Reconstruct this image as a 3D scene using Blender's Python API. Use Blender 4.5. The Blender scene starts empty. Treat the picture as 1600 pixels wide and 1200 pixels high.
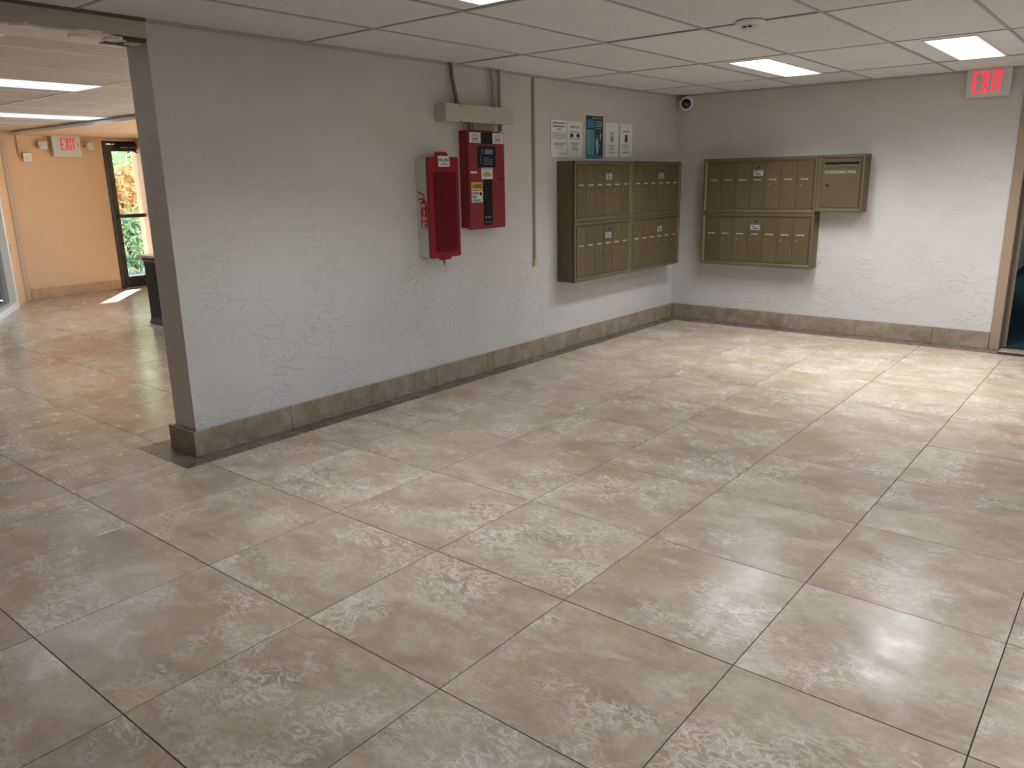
import bpy, bmesh, math, random
from mathutils import Vector, Matrix
random.seed(7)
D = bpy.data
SC = bpy.context.scene
COL = SC.collection
PI = math.pi
H = 2.144            # ceiling height of the mail lobby
HL = 2.08            # ceiling height of the entrance room
T = 0.6098           # floor tile module
FX, FY = -0.034, -5.9006

# ------------------------------------------------------------------ camera
CAM = (3.80258, -7.2566, 1.39585); YAW, PIT, ROL = -0.68624, -0.2556, -0.01817
cy, sy, cp, sp, cr, sr = math.cos(YAW), math.sin(YAW), math.cos(PIT), math.sin(PIT), math.cos(ROL), math.sin(ROL)
fw = Vector((cp*sy, cp*cy, sp)); r0 = Vector((cy, -sy, 0)); u0 = r0.cross(fw)
rt = cr*r0 + sr*u0; up = -sr*r0 + cr*u0
cd = D.cameras.new('camera'); cam = D.objects.new('camera', cd); COL.objects.link(cam)
cd.sensor_width = 36; cd.lens = 1223.59/1600*36; cd.clip_start = .02; cd.clip_end = 300
m = Matrix(((rt.x, up.x, -fw.x, CAM[0]), (rt.y, up.y, -fw.y, CAM[1]), (rt.z, up.z, -fw.z, CAM[2]), (0, 0, 0, 1)))
cam.matrix_world = m
SC.camera = cam
# ------------------------------------------------------------------ world, sun, exposure
w = D.worlds.new('sky'); SC.world = w; w.use_nodes = True
nt = w.node_tree; nt.nodes.clear()
wo = nt.nodes.new('ShaderNodeOutputWorld'); bg = nt.nodes.new('ShaderNodeBackground'); sk = nt.nodes.new('ShaderNodeTexSky')
sk.sky_type = 'NISHITA'; sk.sun_disc = False; sk.sun_elevation = math.radians(33); sk.sun_rotation = math.radians(309)
bg.inputs['Strength'].default_value = 1.0
nt.links.new(sk.outputs[0], bg.inputs[0]); nt.links.new(bg.outputs[0], wo.inputs[0])
sd = D.lights.new('sun', 'SUN'); sd.energy = 48; sd.angle = math.radians(.5); sd.color = (1, .95, .88)
so = D.objects.new('sun', sd); COL.objects.link(so); so.location = (-14, 4, 8)
so.rotation_euler = Vector((1.2, -.96, -1.0)).to_track_quat('-Z', 'Y').to_euler()
LIGHT_MAIN = 3.0; LIGHT_MID = 3.0; LIGHT_LEFT = 1.6
WATT_MAIN = 23.5; WATT_MID = 15.5; SPREAD = math.radians(128)
vs = SC.view_settings
SC.display_settings.display_device = 'sRGB'
vs.view_transform = 'Standard'; vs.look = 'None'; vs.exposure = 0.0; vs.gamma = 1.0; vs.use_curve_mapping = False

# ------------------------------------------------------------------ materials
def mat(name, col, rough=.5, metal=0, spec=.5, emit=None, es=0, alpha=None, trans=0, ior=1.45, coat=0):
    mt = D.materials.new(name); mt.use_nodes = True
    b = mt.node_tree.nodes['Principled BSDF']
    b.inputs['Base Color'].default_value = (*col, 1)
    b.inputs['Roughness'].default_value = rough
    b.inputs['Metallic'].default_value = metal
    b.inputs['Specular IOR Level'].default_value = spec
    b.inputs['Transmission Weight'].default_value = trans
    b.inputs['IOR'].default_value = ior
    b.inputs['Coat Weight'].default_value = coat
    if emit: b.inputs['Emission Color'].default_value = (*emit, 1); b.inputs['Emission Strength'].default_value = es
    return mt
class N:
    def __init__(s, mt): s.t = mt.node_tree; s.b = s.t.nodes['Principled BSDF']
    def n(s, typ, **kw):
        o = s.t.nodes.new('ShaderNode'+typ)
        for k, v in kw.items():
            if k in o.inputs: o.inputs[k].default_value = v
            else: setattr(o, k, v)
        return o
    def l(s, a, b): s.t.links.new(a, b)
    def coords(s, kind='Object', rnd=0, scale=(1, 1, 1)):
        tc = s.n('TexCoord'); out = tc.outputs[kind]
        if rnd:
            oi = s.n('ObjectInfo'); mu = s.n('VectorMath', operation='SCALE'); mu.inputs['Scale'].default_value = rnd
            cx = s.n('CombineXYZ'); s.l(oi.outputs['Random'], cx.inputs[0]); s.l(oi.outputs['Random'], cx.inputs[1]); s.l(oi.outputs['Random'], cx.inputs[2])
            s.l(cx.outputs[0], mu.inputs[0]); ad = s.n('VectorMath', operation='ADD'); s.l(out, ad.inputs[0]); s.l(mu.outputs[0], ad.inputs[1]); out = ad.outputs[0]
        mp = s.n('Mapping'); mp.inputs['Scale'].default_value = scale; s.l(out, mp.inputs[0]); return mp.outputs[0]
    def noise(s, v, sc, det=4, rough=.5, dist=0):
        o = s.n('TexNoise'); s.l(v, o.inputs['Vector']); o.inputs['Scale'].default_value = sc; o.inputs['Detail'].default_value = det
        o.inputs['Roughness'].default_value = rough; o.inputs['Distortion'].default_value = dist; return o.outputs['Fac']
    def ramp(s, f, stops):
        o = s.n('ValToRGB'); cr_ = o.color_ramp
        while len(cr_.elements) < len(stops): cr_.elements.new(.5)
        for e, (p, c) in zip(cr_.elements, stops):
            e.position = p; e.color = (*c, 1) if len(c) == 3 else c
        s.l(f, o.inputs[0]); return o.outputs[0]
    def mr(s, f, a, b, c=0, d=1):
        o = s.n('MapRange'); s.l(f, o.inputs[0])
        for i, v in zip((1, 2, 3, 4), (a, b, c, d)): o.inputs[i].default_value = v
        return o.outputs[0]
    def math(s, op, a, b):
        o = s.n('Math', operation=op)
        for i, v in enumerate((a, b)):
            if isinstance(v, (int, float)): o.inputs[i].default_value = v
            else: s.l(v, o.inputs[i])
        return o.outputs[0]
    def mix(s, f, a, b, mode='MIX'):
        o = s.n('Mix', data_type='RGBA', blend_type=mode)
        for i, v in ((0, f), (6, a), (7, b)):
            if isinstance(v, (int, float)): o.inputs[i].default_value = v
            elif isinstance(v, tuple): o.inputs[i].default_value = (*v, 1)
            else: s.l(v, o.inputs[i])
        return o.outputs[2]
    def bump(s, h, st, dist):
        o = s.n('Bump'); o.inputs['Strength'].default_value = st; o.inputs['Distance'].default_value = dist
        s.l(h, o.inputs['Height']); s.l(o.outputs[0], s.b.inputs['Normal'])
    def col(s, c): s.l(c, s.b.inputs['Base Color'])

def stucco(name, c1, c2, strength=.5, fade=False):
    mt = mat(name, c1, .62, spec=.35); g = N(mt); v = g.coords('Object')
    vz = g.coords('Object', scale=(1, 1, 1.9))
    n1 = g.noise(vz, 7.5, 2, .5, .9); led = g.mr(n1, .50, .515)
    msk = g.mr(g.noise(v, 3.1, 2), .47, .58)
    n2 = g.noise(vz, 13, 3, .55, .6); led2 = g.mr(n2, .56, .575)
    msk2 = g.mr(g.noise(v, 1.9, 2), .5, .6)
    h = g.math('ADD', g.math('MULTIPLY', led, msk), g.math('MULTIPLY', g.math('MULTIPLY', led2, msk2), .7))
    if fade:   # the trowel work is heavier low on the wall
        sx = g.n('SeparateXYZ'); g.l(v, sx.inputs[0]); h = g.math('MULTIPLY', h, g.mr(sx.outputs[2], .8, 1.6, 1, .22))
    h = g.math('ADD', h, g.math('MULTIPLY', g.noise(v, 60, 3), .14))
    g.bump(h, strength, .004)
    st = g.mr(g.noise(v, 1.3, 5, .6), .38, .72)
    g.col(g.mix(st, c1, c2)); return mt
M = {}
M['stucco'] = stucco('white_stucco', (.61, .567, .548), (.565, .515, .485), .85, True)
M['orange'] = stucco('peach_plaster', (.77, .53, .33), (.74, .50, .30), .12)
M['cream'] = mat('cream_trim_paint', (.62, .47, .33), .45)
M['raw'] = stucco('raw_plaster', (.86, .76, .70), (.70, .58, .52), .6)
M['casing'] = mat('tan_painted_casing', (.33, .235, .165), .45)

def stone(name, stops, sc=1.0, rough=(.15, .30), vein=1.0, rnd=40, spec=.5, pits=.65, warmth=.6):
    mt = mat(name, (.5, .4, .3), .3, spec=spec); g = N(mt)
    v = g.coords('Object', rnd)
    va = g.coords('Object', rnd, scale=(.85, 1.35, 1))
    base = g.noise(va, 3.2*sc, 8, .66, .7)
    c = g.ramp(base, stops)
    warm = g.mr(g.noise(v, 2.2*sc, 4, .6, .4), .5, .72)
    c = g.mix(g.math('MULTIPLY', warm, warmth), c, (.46, .285, .18))
    # lace of pale veins
    vn = g.noise(va, 13*sc, 7, .68, 1.6); d = g.math('ABSOLUTE', g.math('SUBTRACT', vn, .5), 0)
    line = g.mr(d, .045, .0)
    pm = g.mr(g.noise(v, 3.0*sc, 3, .6), .48, .62)
    lv = g.math('MULTIPLY', g.math('MULTIPLY', line, pm), .8*vein)
    c = g.mix(lv, c, (.74, .69, .60))
    blot = g.mr(g.noise(va, 7*sc, 8, .75, .5), .56, .68)
    c = g.mix(g.math('MULTIPLY', blot, .42*vein), c, (.66, .61, .52))
    # brown pits
    pn = g.noise(va, 26*sc, 6, .75, .8); pit = g.mr(pn, .61, .70)
    pm2 = g.mr(g.noise(v, 4.4*sc, 3), .46, .6)
    c = g.mix(g.math('MULTIPLY', g.math('MULTIPLY', pit, pm2), pits), c, (.20, .12, .08))
    fm = g.mr(g.noise(va, 42*sc, 5, .75), .3, .7, .86, 1.12); sv = g.n('VectorMath', operation='SCALE'); g.l(c, sv.inputs[0]); g.l(fm, sv.inputs['Scale']); c = sv.outputs[0]
    g.col(c)
    rn = g.noise(v, 9*sc, 5, .6)
    g.l(g.mr(rn, .3, .7, rough[0], rough[1]), g.b.inputs['Roughness'])
    return mt
M['tile'] = stone('travertine_porcelain', [(.30, (.31, .225, .158)), (.46, (.42, .318, .233)), (.60, (.50, .40, .302)), (.75, (.58, .49, .39))])
M['base'] = stone('travertine_skirting', [(.30, (.19, .135, .09)), (.46, (.26, .195, .13)), (.60, (.33, .26, .185)), (.75, (.38, .315, .235))], 2.2, (.3, .45), .35, warmth=.25)
M['border'] = stone('dark_marble_border', [(.30, (.08, .055, .042)), (.46, (.12, .086, .066)), (.62, (.17, .127, .10)), (.8, (.25, .2, .165))], 1.6, (.2, .4), .25, pits=.0, warmth=.08)
M['grout'] = mat('dark_grout', (.05, .035, .025), .9, spec=.1)

def fissured(name, c, pits=.8):
    mt = mat(name, c, .9, spec=.1); g = N(mt); v = g.coords('Object', 30)
    pn = g.noise(v, 72, 3, .6, .3); pit = g.mr(pn, .60, .66)
    pm = g.mr(g.noise(v, 2.6, 3), .42, .6, .25, 1)
    f = g.math('MULTIPLY', pit, pm)
    oi = g.n('ObjectInfo'); tint = g.mr(oi.outputs['Random'], 0, 1, .93, 1.04)
    tn = g.n('VectorMath', operation='SCALE'); tn.inputs[0].default_value = c; g.l(tint, tn.inputs['Scale'])
    st = g.mr(g.noise(v, 1.6, 4, .6), .5, .8, 0, .25)
    cc = g.mix(st, tn.outputs[0], (c[0]*.82, c[1]*.76, c[2]*.68))
    g.col(g.mix(g.math('MULTIPLY', f, pits), cc, (c[0]*.42, c[1]*.38, c[2]*.34)))
    g.bump(g.math('SUBTRACT', 1.0, f), .35, .002); return mt
M['panel'] = fissured('ceiling_fibre', (.72, .755, .75), .55)
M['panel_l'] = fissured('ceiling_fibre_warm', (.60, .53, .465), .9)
M['plenum'] = mat('dark_plenum', (.02, .018, .016), 1)
M['tbar'] = mat('grey_grid_metal', (.40, .41, .40), .5)
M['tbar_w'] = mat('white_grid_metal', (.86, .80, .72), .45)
M['white'] = mat('white_enamel', (.80, .80, .79), .35)
M['troffer'] = mat('white_troffer_metal', (.84, .86, .90), .4)
M['lens'] = mat('lit_diffuser', (.9, .9, .9), .5, emit=(.93, .97, 1.0), es=LIGHT_MAIN)
M['lens_m'] = mat('lit_diffuser_dimmer', (.9, .9, .9), .5, emit=(.93, .97, 1.0), es=LIGHT_MID)
M['lens_l'] = mat('lit_blue_white_diffuser', (.9, .9, .9), .5, emit=(.42, .66, .80), es=LIGHT_LEFT)

def paint(name, c, rough, metal=0, var=.07, rnd=True, fp=0, coat=0):
    mt = mat(name, c, rough, metal, coat=coat); g = N(mt); v = g.coords('Object', 9)
    n = g.mr(g.noise(v, 3, 4, .6), .3, .7, 1-var, 1+var)
    oi = g.n('ObjectInfo'); t = g.mr(oi.outputs['Random'], 0, 1, 1-var, 1+var)
    s = g.n('VectorMath', operation='SCALE'); s.inputs[0].default_value = c
    g.l(g.math('MULTIPLY', n, t) if rnd else n, s.inputs['Scale']); g.col(s.outputs[0])
    if fp: g.bump(g.noise(v, 350, 2), fp, .0006)
    return mt
M['bronze'] = paint('bronze_metallic_paint', (.142, .104, .054), .45, .25, .07, fp=.2)
M['bronze_f'] = paint('bronze_frame_paint', (.17, .128, .070), .42, .35, .03)
M['red'] = paint('red_enamel', (.22, .012, .015), .38, 0, .04)
M['red_p'] = paint('red_plastic_cover', (.27, .010, .016), .22, 0, .03, coat=.3)
M['red_d'] = mat('dark_red_translucent_window', (.13, .008, .012), .15, coat=.5)
M['decal_red'] = mat('decal_red', (.45, .02, .02), .5)
M['cabwhite'] = paint('offwhite_plastic', (.56, .56, .50), .45, 0, .03)
M['black'] = mat('black_plastic', (.010, .010, .012), .5, spec=.2)
M['navy'] = mat('keypad_black_blue', (.010, .014, .024), .45, spec=.2)
M['lcd'] = mat('grey_lcd', (.16, .19, .21), .3)
M['label'] = mat('label_paper', (.62, .61, .60), .6)
M['paper'] = mat('notice_paper', (.76, .79, .81), .45)
M['ink'] = mat('black_ink', (.03, .03, .03), .6)
M['ink_g'] = mat('grey_ink', (.22, .21, .22), .6)
M['ink_r'] = mat('dull_red_ink', (.33, .07, .08), .6)
M['yellow'] = mat('yellow_label', (.72, .50, .04), .5)
M['gold'] = mat('gold_print', (.45, .33, .08), .5)
M['cream_print'] = mat('cream_numbers', (.58, .53, .42), .5)
M['silver'] = mat('brushed_silver', (.55, .57, .58), .35, .6)
M['brass'] = mat('worn_brass', (.45, .36, .2), .35, .7)
M['trough'] = paint('beige_trough_paint', (.50, .445, .37), .5, 0, .03)
M['conduit'] = paint('beige_painted_conduit', (.36, .31, .265), .5, 0, .03)
M['conduit_g'] = mat('grey_flex_conduit', (.16, .16, .18), .4, .3)
M['raceway'] = mat('brown_painted_raceway', (.32, .25, .19), .5)
M['exit_w'] = mat('exit_face', (.62, .62, .60), .4)
M['exit_red'] = mat('lit_exit_red', (.8, .03, .05), .5, emit=(1, .03, .07), es=1.1)
M['exit_red_soft'] = mat('dull_exit_red', (.75, .04, .03), .5, emit=(1, .06, .03), es=.25)
M['poster_navy'] = mat('poster_navy', (.02, .05, .085), .3)
M['poster_blue'] = mat('poster_blue', (.03, .20, .36), .3)
M['poster_teal'] = mat('poster_pale_teal', (.16, .33, .41), .3)
M['poster_pale'] = mat('poster_pale', (.42, .50, .48), .3)
M['dome'] = mat('camera_dome_glass', (.01, .014, .022), .08)
M['frame_dk'] = mat('dark_bronze_aluminium', (.055, .045, .038), .35, .5)
M['steel'] = mat('satin_steel', (.5, .5, .5), .3, .9)
def thin_glass(name, tint, refl=.06):
    mt = D.materials.new(name); mt.use_nodes = True; t = mt.node_tree; t.nodes.clear()
    o = t.nodes.new('ShaderNodeOutputMaterial'); tr = t.nodes.new('ShaderNodeBsdfTransparent'); gl = t.nodes.new('ShaderNodeBsdfGlossy'); mx = t.nodes.new('ShaderNodeMixShader'); fr = t.nodes.new('ShaderNodeLayerWeight'); pw = t.nodes.new('ShaderNodeMath'); pw.operation = 'POWER'; mr = t.nodes.new('ShaderNodeMapRange')
    tr.inputs[0].default_value = (*tint, 1); gl.inputs['Roughness'].default_value = .01; pw.inputs[1].default_value = 4; mr.inputs[3].default_value = .02; mr.inputs[4].default_value = .6
    t.links.new(fr.outputs['Facing'], pw.inputs[0]); t.links.new(pw.outputs[0], mr.inputs[0]); t.links.new(mr.outputs[0], mx.inputs[0]); t.links.new(tr.outputs[0], mx.inputs[1]); t.links.new(gl.outputs[0], mx.inputs[2]); t.links.new(mx.outputs[0], o.inputs[0]); return mt
M['glass'] = thin_glass('clear_glass', (.93, .96, .95))
M['glass2'] = thin_glass('storefront_glass', (.85, .88, .88))
M['desk'] = paint('charcoal_stained_wood', (.06, .058, .06), .4, 0, .1)
M['desktop'] = mat('pinkish_stone_top', (.55, .43, .36), .3)
M['blind'] = mat('grey_blind', (.25, .25, .25), .7)
mt = mat('teal_carpet', (.02, .06, .075), .95, spec=.1); g = N(mt); v = g.coords('Object')
g.col(g.ramp(g.noise(v, 45, 4, .7), [(.35, (.010, .026, .034)), (.5, (.022, .052, .064)), (.68, (.045, .085, .095))])); g.bump(g.noise(v, 180, 3), .8, .006); M['carpet'] = mt
mt = mat('pale_paving', (.50, .47, .50), .8); g = N(mt); v = g.coords('Object'); g.col(g.ramp(g.noise(v, 5, 5), [(.3, (.42, .40, .44)), (.7, (.56, .53, .55))])); M['paving'] = mt
def leafmat(name, a, b):
    mt = mat(name, a, .5, spec=.3); g = N(mt); v = g.coords('Object'); g.col(g.mix(g.mr(g.noise(v, 6, 3), .35, .65), a, b))
    g.b.inputs['Subsurface Weight'].default_value = 0; return mt
M['leaf'] = leafmat('green_leaf', (.30, .50, .18), (.52, .70, .32))
M['leaf_b'] = leafmat('blue_green_leaf', (.16, .36, .18), (.42, .58, .36))
M['leaf_o'] = leafmat('croton_leaf', (.78, .36, .20), (.72, .62, .22))
M['bark'] = mat('bark', (.16, .11, .07), .9)
M['concrete'] = mat('concrete', (.4, .38, .35), .9)

# ------------------------------------------------------------------ mesh helpers
class MB:
    def __init__(s): s.v = []; s.f = []; s.sm = []
    def add(s, vs, fs, smooth=False):
        n = len(s.v); s.v += [tuple(p) for p in vs]; s.f += [tuple(i+n for i in f) for f in fs]; s.sm += [smooth]*len(fs); return s
    def box(s, x0, x1, y0, y1, z0, z1):
        return s.add([(x0, y0, z0), (x1, y0, z0), (x1, y1, z0), (x0, y1, z0), (x0, y0, z1), (x1, y0, z1), (x1, y1, z1), (x0, y1, z1)],
                     [(3, 2, 1, 0), (4, 5, 6, 7), (0, 1, 5, 4), (1, 2, 6, 5), (2, 3, 7, 6), (3, 0, 4, 7)])
    def bbox(s, x0, x1, y0, y1, z0, z1, b=.002):
        "box with chamfered edges"
        bm = bmesh.new(); bmesh.ops.create_cube(bm, size=1)
        for v in bm.verts: v.co = Vector(((x0+x1)/2+v.co.x*(x1-x0), (y0+y1)/2+v.co.y*(y1-y0), (z0+z1)/2+v.co.z*(z1-z0)))
        bmesh.ops.bevel(bm, geom=bm.edges[:], offset=b, segments=1, affect='EDGES')
        bm.verts.index_update(); s.add([v.co for v in bm.verts], [[v.index for v in f.verts] for f in bm.faces]); bm.free(); return s
    def prism(s, poly, y0, y1):
        "poly of (x,z), counter-clockwise seen from -y; extruded from y0 (front, -y side) to y1"
        n = len(poly); vs = [(x, y0, z) for x, z in poly]+[(x, y1, z) for x, z in poly]
        fs = [tuple(range(n)), tuple(range(2*n-1, n-1, -1))]+[(i+n, (i+1) % n+n, (i+1) % n, i) for i in range(n)]
        return s.add(vs, fs)
    def prismz(s, poly, z0, z1):
        n = len(poly); vs = [(x, y, z0) for x, y in poly]+[(x, y, z1) for x, y in poly]
        fs = [tuple(range(n-1, -1, -1)), tuple(range(n, 2*n))]+[(i, (i+1) % n, (i+1) % n+n, i+n) for i in range(n)]
        return s.add(vs, fs)
    def cyl(s, c, axis, r, ln, seg=20, r2=None):
        r2 = r if r2 is None else r2; a = Vector(axis).normalized(); q = a.to_track_quat('Z', 'Y'); c = Vector(c)
        b = [c+q@Vector((r*math.cos(2*PI*i/seg), r*math.sin(2*PI*i/seg), 0)) for i in range(seg)]
        t = [c+q@Vector((r2*math.cos(2*PI*i/seg), r2*math.sin(2*PI*i/seg), ln)) for i in range(seg)]
        s.add(b+t, [(i, (i+1) % seg, (i+1) % seg+seg, i+seg) for i in range(seg)], True)
        s.add(b, [tuple(range(seg-1, -1, -1))]); s.add(t, [tuple(range(seg))]); return s
    def lathe(s, c, axis, prof, seg=28):
        "prof: (r, h) along axis"
        q = Vector(axis).normalized().to_track_quat('Z', 'Y'); c = Vector(c); vs = []
        for r, h in prof: vs += [c+q@Vector((r*math.cos(2*PI*i/seg), r*math.sin(2*PI*i/seg), h)) for i in range(seg)]
        fs = [(k*seg+i, k*seg+(i+1) % seg, (k+1)*seg+(i+1) % seg, (k+1)*seg+i) for k in range(len(prof)-1) for i in range(seg)]
        return s.add(vs, fs, True)
    def tube(s, pts, r, seg=10):
        P = [Vector(p) for p in pts]; vs = []
        for i, p in enumerate(P):
            d = (P[min(i+1, len(P)-1)]-P[max(i-1, 0)]).normalized(); q = d.to_track_quat('Z', 'Y')
            vs += [p+q@Vector((r*math.cos(2*PI*k/seg), r*math.sin(2*PI*k/seg), 0)) for k in range(seg)]
        n = len(P); fs = [(k*seg+i, k*seg+(i+1) % seg, (k+1)*seg+(i+1) % seg, (k+1)*seg+i) for k in range(n-1) for i in range(seg)]
        s.add(vs, fs, True); s.add(vs[:seg], [tuple(range(seg-1, -1, -1))]); s.add(vs[-seg:], [tuple(range(seg))]); return s
    def mesh(s, name, m):
        me = D.meshes.new(name); me.from_pydata(s.v, [], s.f); me.polygons.foreach_set('use_smooth', s.sm)
        me.materials.append(m); me.update()
        if any(s.sm): me.set_sharp_from_angle(angle=math.radians(35))
        return me
    def build(s, name, m, parent=None, loc=None):
        o = D.objects.new(name, s.mesh(name, m)); COL.objects.link(o)
        if parent: o.parent = parent
        if loc: o.location = loc
        return o
def tag(o, label=None, cat=None, group=None, kind=None):
    if label: o['label'] = label
    if cat: o['category'] = cat
    if group: o['group'] = group
    if kind: o['kind'] = kind
    return o
def empty(name, loc, rz=0, **kw):
    o = D.objects.new(name, None); COL.objects.link(o); o.location = loc; o.rotation_euler = (0, 0, rz); o.empty_display_size = .1
    return tag(o, **kw)
def struct(o): o['kind'] = 'structure'; return o
def rect(x0, x1, z0, z1): return [(x0, z0), (x1, z0), (x1, z1), (x0, z1)]
_fonts = {}
def text_part(s, x0, x1, z0, z1, y, m, parent, name='lettering', bold=.02, th=.0006):
    "flat lettering fitted to a box in the local x-z plane, its face at y (towards -y)"
    cu = D.curves.new('txt', 'FONT'); cu.body = s; cu.offset = bold; cu.extrude = .01
    o = D.objects.new('txt', cu); COL.objects.link(o); dg = bpy.context.evaluated_depsgraph_get()
    me = D.meshes.new_from_object(o.evaluated_get(dg)); D.objects.remove(o); D.curves.remove(cu)
    xs = [v.co.x for v in me.vertices]; ys = [v.co.y for v in me.vertices]
    a, b, c, d = min(xs), max(xs), min(ys), max(ys)
    for v in me.vertices:
        v.co = ((v.co.x-a)/(b-a)*(x1-x0)+x0, y-th/2-math.copysign(th/2, v.co.z), (v.co.y-c)/(d-c)*(z1-z0)+z0)
    me.materials.clear(); me.materials.append(m); me.name = name
    t = D.objects.new(name, me); COL.objects.link(t); t.parent = parent; return t
WALLA = PI/2   # things hung on the left wall (facing +x): local x runs along +y, local -y is outward

# ================================================================== STRUCTURE
# ---- floor
XR, YF = 5.2, -9.0
fl = struct(MB().box(-7.55, XR+.1, YF-.1, .14, -.06, -.0035).build('floor', M['grout']))
def tile_mesh(w_, d_, m, th=.012, b=.0006, name='tile'):
    me = MB(); z0, z1 = -th, 0.0
    x, y = w_/2, d_/2
    me.add([(-x, -y, z0), (x, -y, z0), (x, y, z0), (-x, y, z0), (-x, -y, z1-b), (x, -y, z1-b), (x, y, z1-b), (-x, y, z1-b),
            (-x+b, -y+b, z1), (x-b, -y+b, z1), (x-b, y-b, z1), (-x+b, y-b, z1)],
           [(3, 2, 1, 0), (0, 1, 5, 4), (1, 2, 6, 5), (2, 3, 7, 6), (3, 0, 4, 7), (4, 5, 9, 8), (5, 6, 10, 9), (6, 7, 11, 10), (7, 4, 8, 11), (8, 9, 10, 11)])
    return me.mesh(name, m)
_tc = {}
G = .0032
def put_tile(x0, x1, y0, y1, m='tile', name='tile', gap=G):
    w_, d_ = x1-x0-gap, y1-y0-gap
    if w_ < .02 or d_ < .02: return
    k = (round(w_, 3), round(d_, 3), m)
    if k not in _tc: _tc[k] = tile_mesh(w_, d_, M[m], name=name)
    o = D.objects.new(name, _tc[k]); COL.objects.link(o); o.parent = fl
    o.location = ((x0+x1)/2, (y0+y1)/2, random.uniform(-.0004, .0002))
def region(X0, X1, Y0, Y1, skip=None):
    i0 = math.floor((X0-FX)/T); i1 = math.ceil((X1-FX)/T); j0 = math.floor((Y0-FY)/T); j1 = math.ceil((Y1-FY)/T)
    for i in range(i0, i1):
        for j in range(j0, j1):
            x0, x1 = max(X0, FX+i*T), min(X1, FX+i*T+T); y0, y1 = max(Y0, FY+j*T), min(Y1, FY+j*T+T)
            if x1-x0 < .02 or y1-y0 < .02: continue
            if skip and skip(x0, x1, y0, y1): continue
            put_tile(x0, x1, y0, y1)
region(.14, XR, YF, -.20)
region(-7.4, -.39, YF, -1.73, skip=lambda a, b, c, d: (b < -5.2 and d < -5.0) or (b < -1.2 and d < -7.6))
region(-.39, .14, YF, -5.40)
BW = [-5.40+T*k for k in range(0, 10)]
for a, b in zip([-5.27]+[-4.681+T*k for k in range(0, 8)], [-4.681+T*k for k in range(0, 8)]+[-.2]):
    if b > a+.02: put_tile(.0, .14, a, min(b, -.2), 'border', 'border_tile')
for a, b in zip([0, .576, 1.186, 1.796, 2.405], [.576, 1.186, 1.796, 2.405, 2.95]): put_tile(a, b, -.2, 0, 'border', 'border_tile')
put_tile(-.39, -.12, -5.40, -5.27, 'border', 'border_tile'); put_tile(-.12, .14, -5.40, -5.27, 'border', 'border_tile')
for k in range(5): put_tile(-.39, -.22, -5.27+T*k, -5.27+T*k+T, 'border', 'border_tile')

# ---- walls of the lobby
WT = .205
struct(MB().box(-WT, 0, -5.26, 0, 0, H+.3).build('wall_left', M['stucco']))
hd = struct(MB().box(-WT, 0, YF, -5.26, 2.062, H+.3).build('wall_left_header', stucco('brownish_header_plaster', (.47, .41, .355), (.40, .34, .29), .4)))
# broken plaster hanging under the header
pl = MB(); random.seed(3)
y = -6.8; edge = []
while y < -5.27: edge.append((y, random.uniform(0, .010), -.012+random.uniform(-.018, .018))); y += random.uniform(.04, .11)
edge.append((-5.262, .002, -.03))
vs_, fs_ = [], []
for (yy, dz, dx) in edge: vs_ += [(-WT-.03, yy, 2.052-.006), (-WT*.5, yy, 2.054-dz*.5), (dx, yy, 2.055-dz*.3), (dx, yy, 2.068), (-WT-.03, yy, 2.068)]
for i in range(len(edge)-1):
    a = i*5
    for j in range(5): fs_.append((a+j, a+(j+1) % 5, a+5+(j+1) % 5, a+5+j))
fs_ += [(4, 3, 2, 1, 0), tuple(len(vs_)-5+j for j in range(5))]
pl.add(vs_, fs_); pl.build('broken_plaster_edge', M['raw'], hd)
for k, (yy, ln, dx) in enumerate(((-5.44, .10, -.02), (-5.58, .12, -.05), (-5.33, .10, -.07))):
    MB().prismz([(dx, yy), (dx+.03, yy+ln*.5), (dx-.01, yy+ln), (dx-.06, yy+ln*.7), (dx-.05, yy+.01)][::1], 2.042, 2.056).build('plaster_flake', M['raw'], hd)
MB().box(-WT+.02, -.005, -5.40, -5.262, 2.046, 2.06).build('rusty_lintel_patch', mat('rust', (.12, .06, .03), .9), hd)
# back wall with doorway x 2.94 .. 3.95
bw = MB(); bw.box(-.205, 2.90, 0, .12, 0, H+.3); bw.box(2.90, 3.98, 0, .12, 2.03, H+.3); bw.box(3.98, XR+.1, 0, .12, 0, H+.3)
struct(bw.build('wall_back', M['stucco']))
struct(MB().box(XR, XR+.1, YF, -5.8, 0, H+.3).box(XR, XR+.1, -3.4, 0, 0, H+.3).box(XR, XR+.1, -5.8, -3.4, 0, .9).box(XR, XR+.1, -5.8, -3.4, 2.0, H+.3).build('wall_right', M['stucco']))
struct(MB().box(-3.2, XR+.1, YF-.1, YF, 0, H+.3).build('wall_front', M['stucco']))
# added unseen window in the right wall, for daylight on the floor's right side
wn = struct(MB().box(XR-.01, XR+.11, -5.8, -5.75, .9, 2.0).box(XR-.01, XR+.11, -3.45, -3.4, .9, 2.0).box(XR-.01, XR+.11, -5.75, -3.45, .9, .95).box(XR-.01, XR+.11, -5.75, -3.45, 1.95, 2.0).box(XR+.02, XR+.08, -4.62, -4.58, .95, 1.95).build('added_window_1', M['frame_dk']))
MB().box(XR+.045, XR+.052, -5.75, -3.45, .95, 1.95).build('pane', M['glass'], wn)
# ---- entrance room walls
XF = -7.4
fwm = MB(); fwm.box(XF-.15, XF, -3.6, -2.19, 0, H+.3); fwm.box(XF-.15, XF, -2.19, -1.60, 2.005, H+.3)
struct(fwm.build('wall_far', M['orange']))
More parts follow.
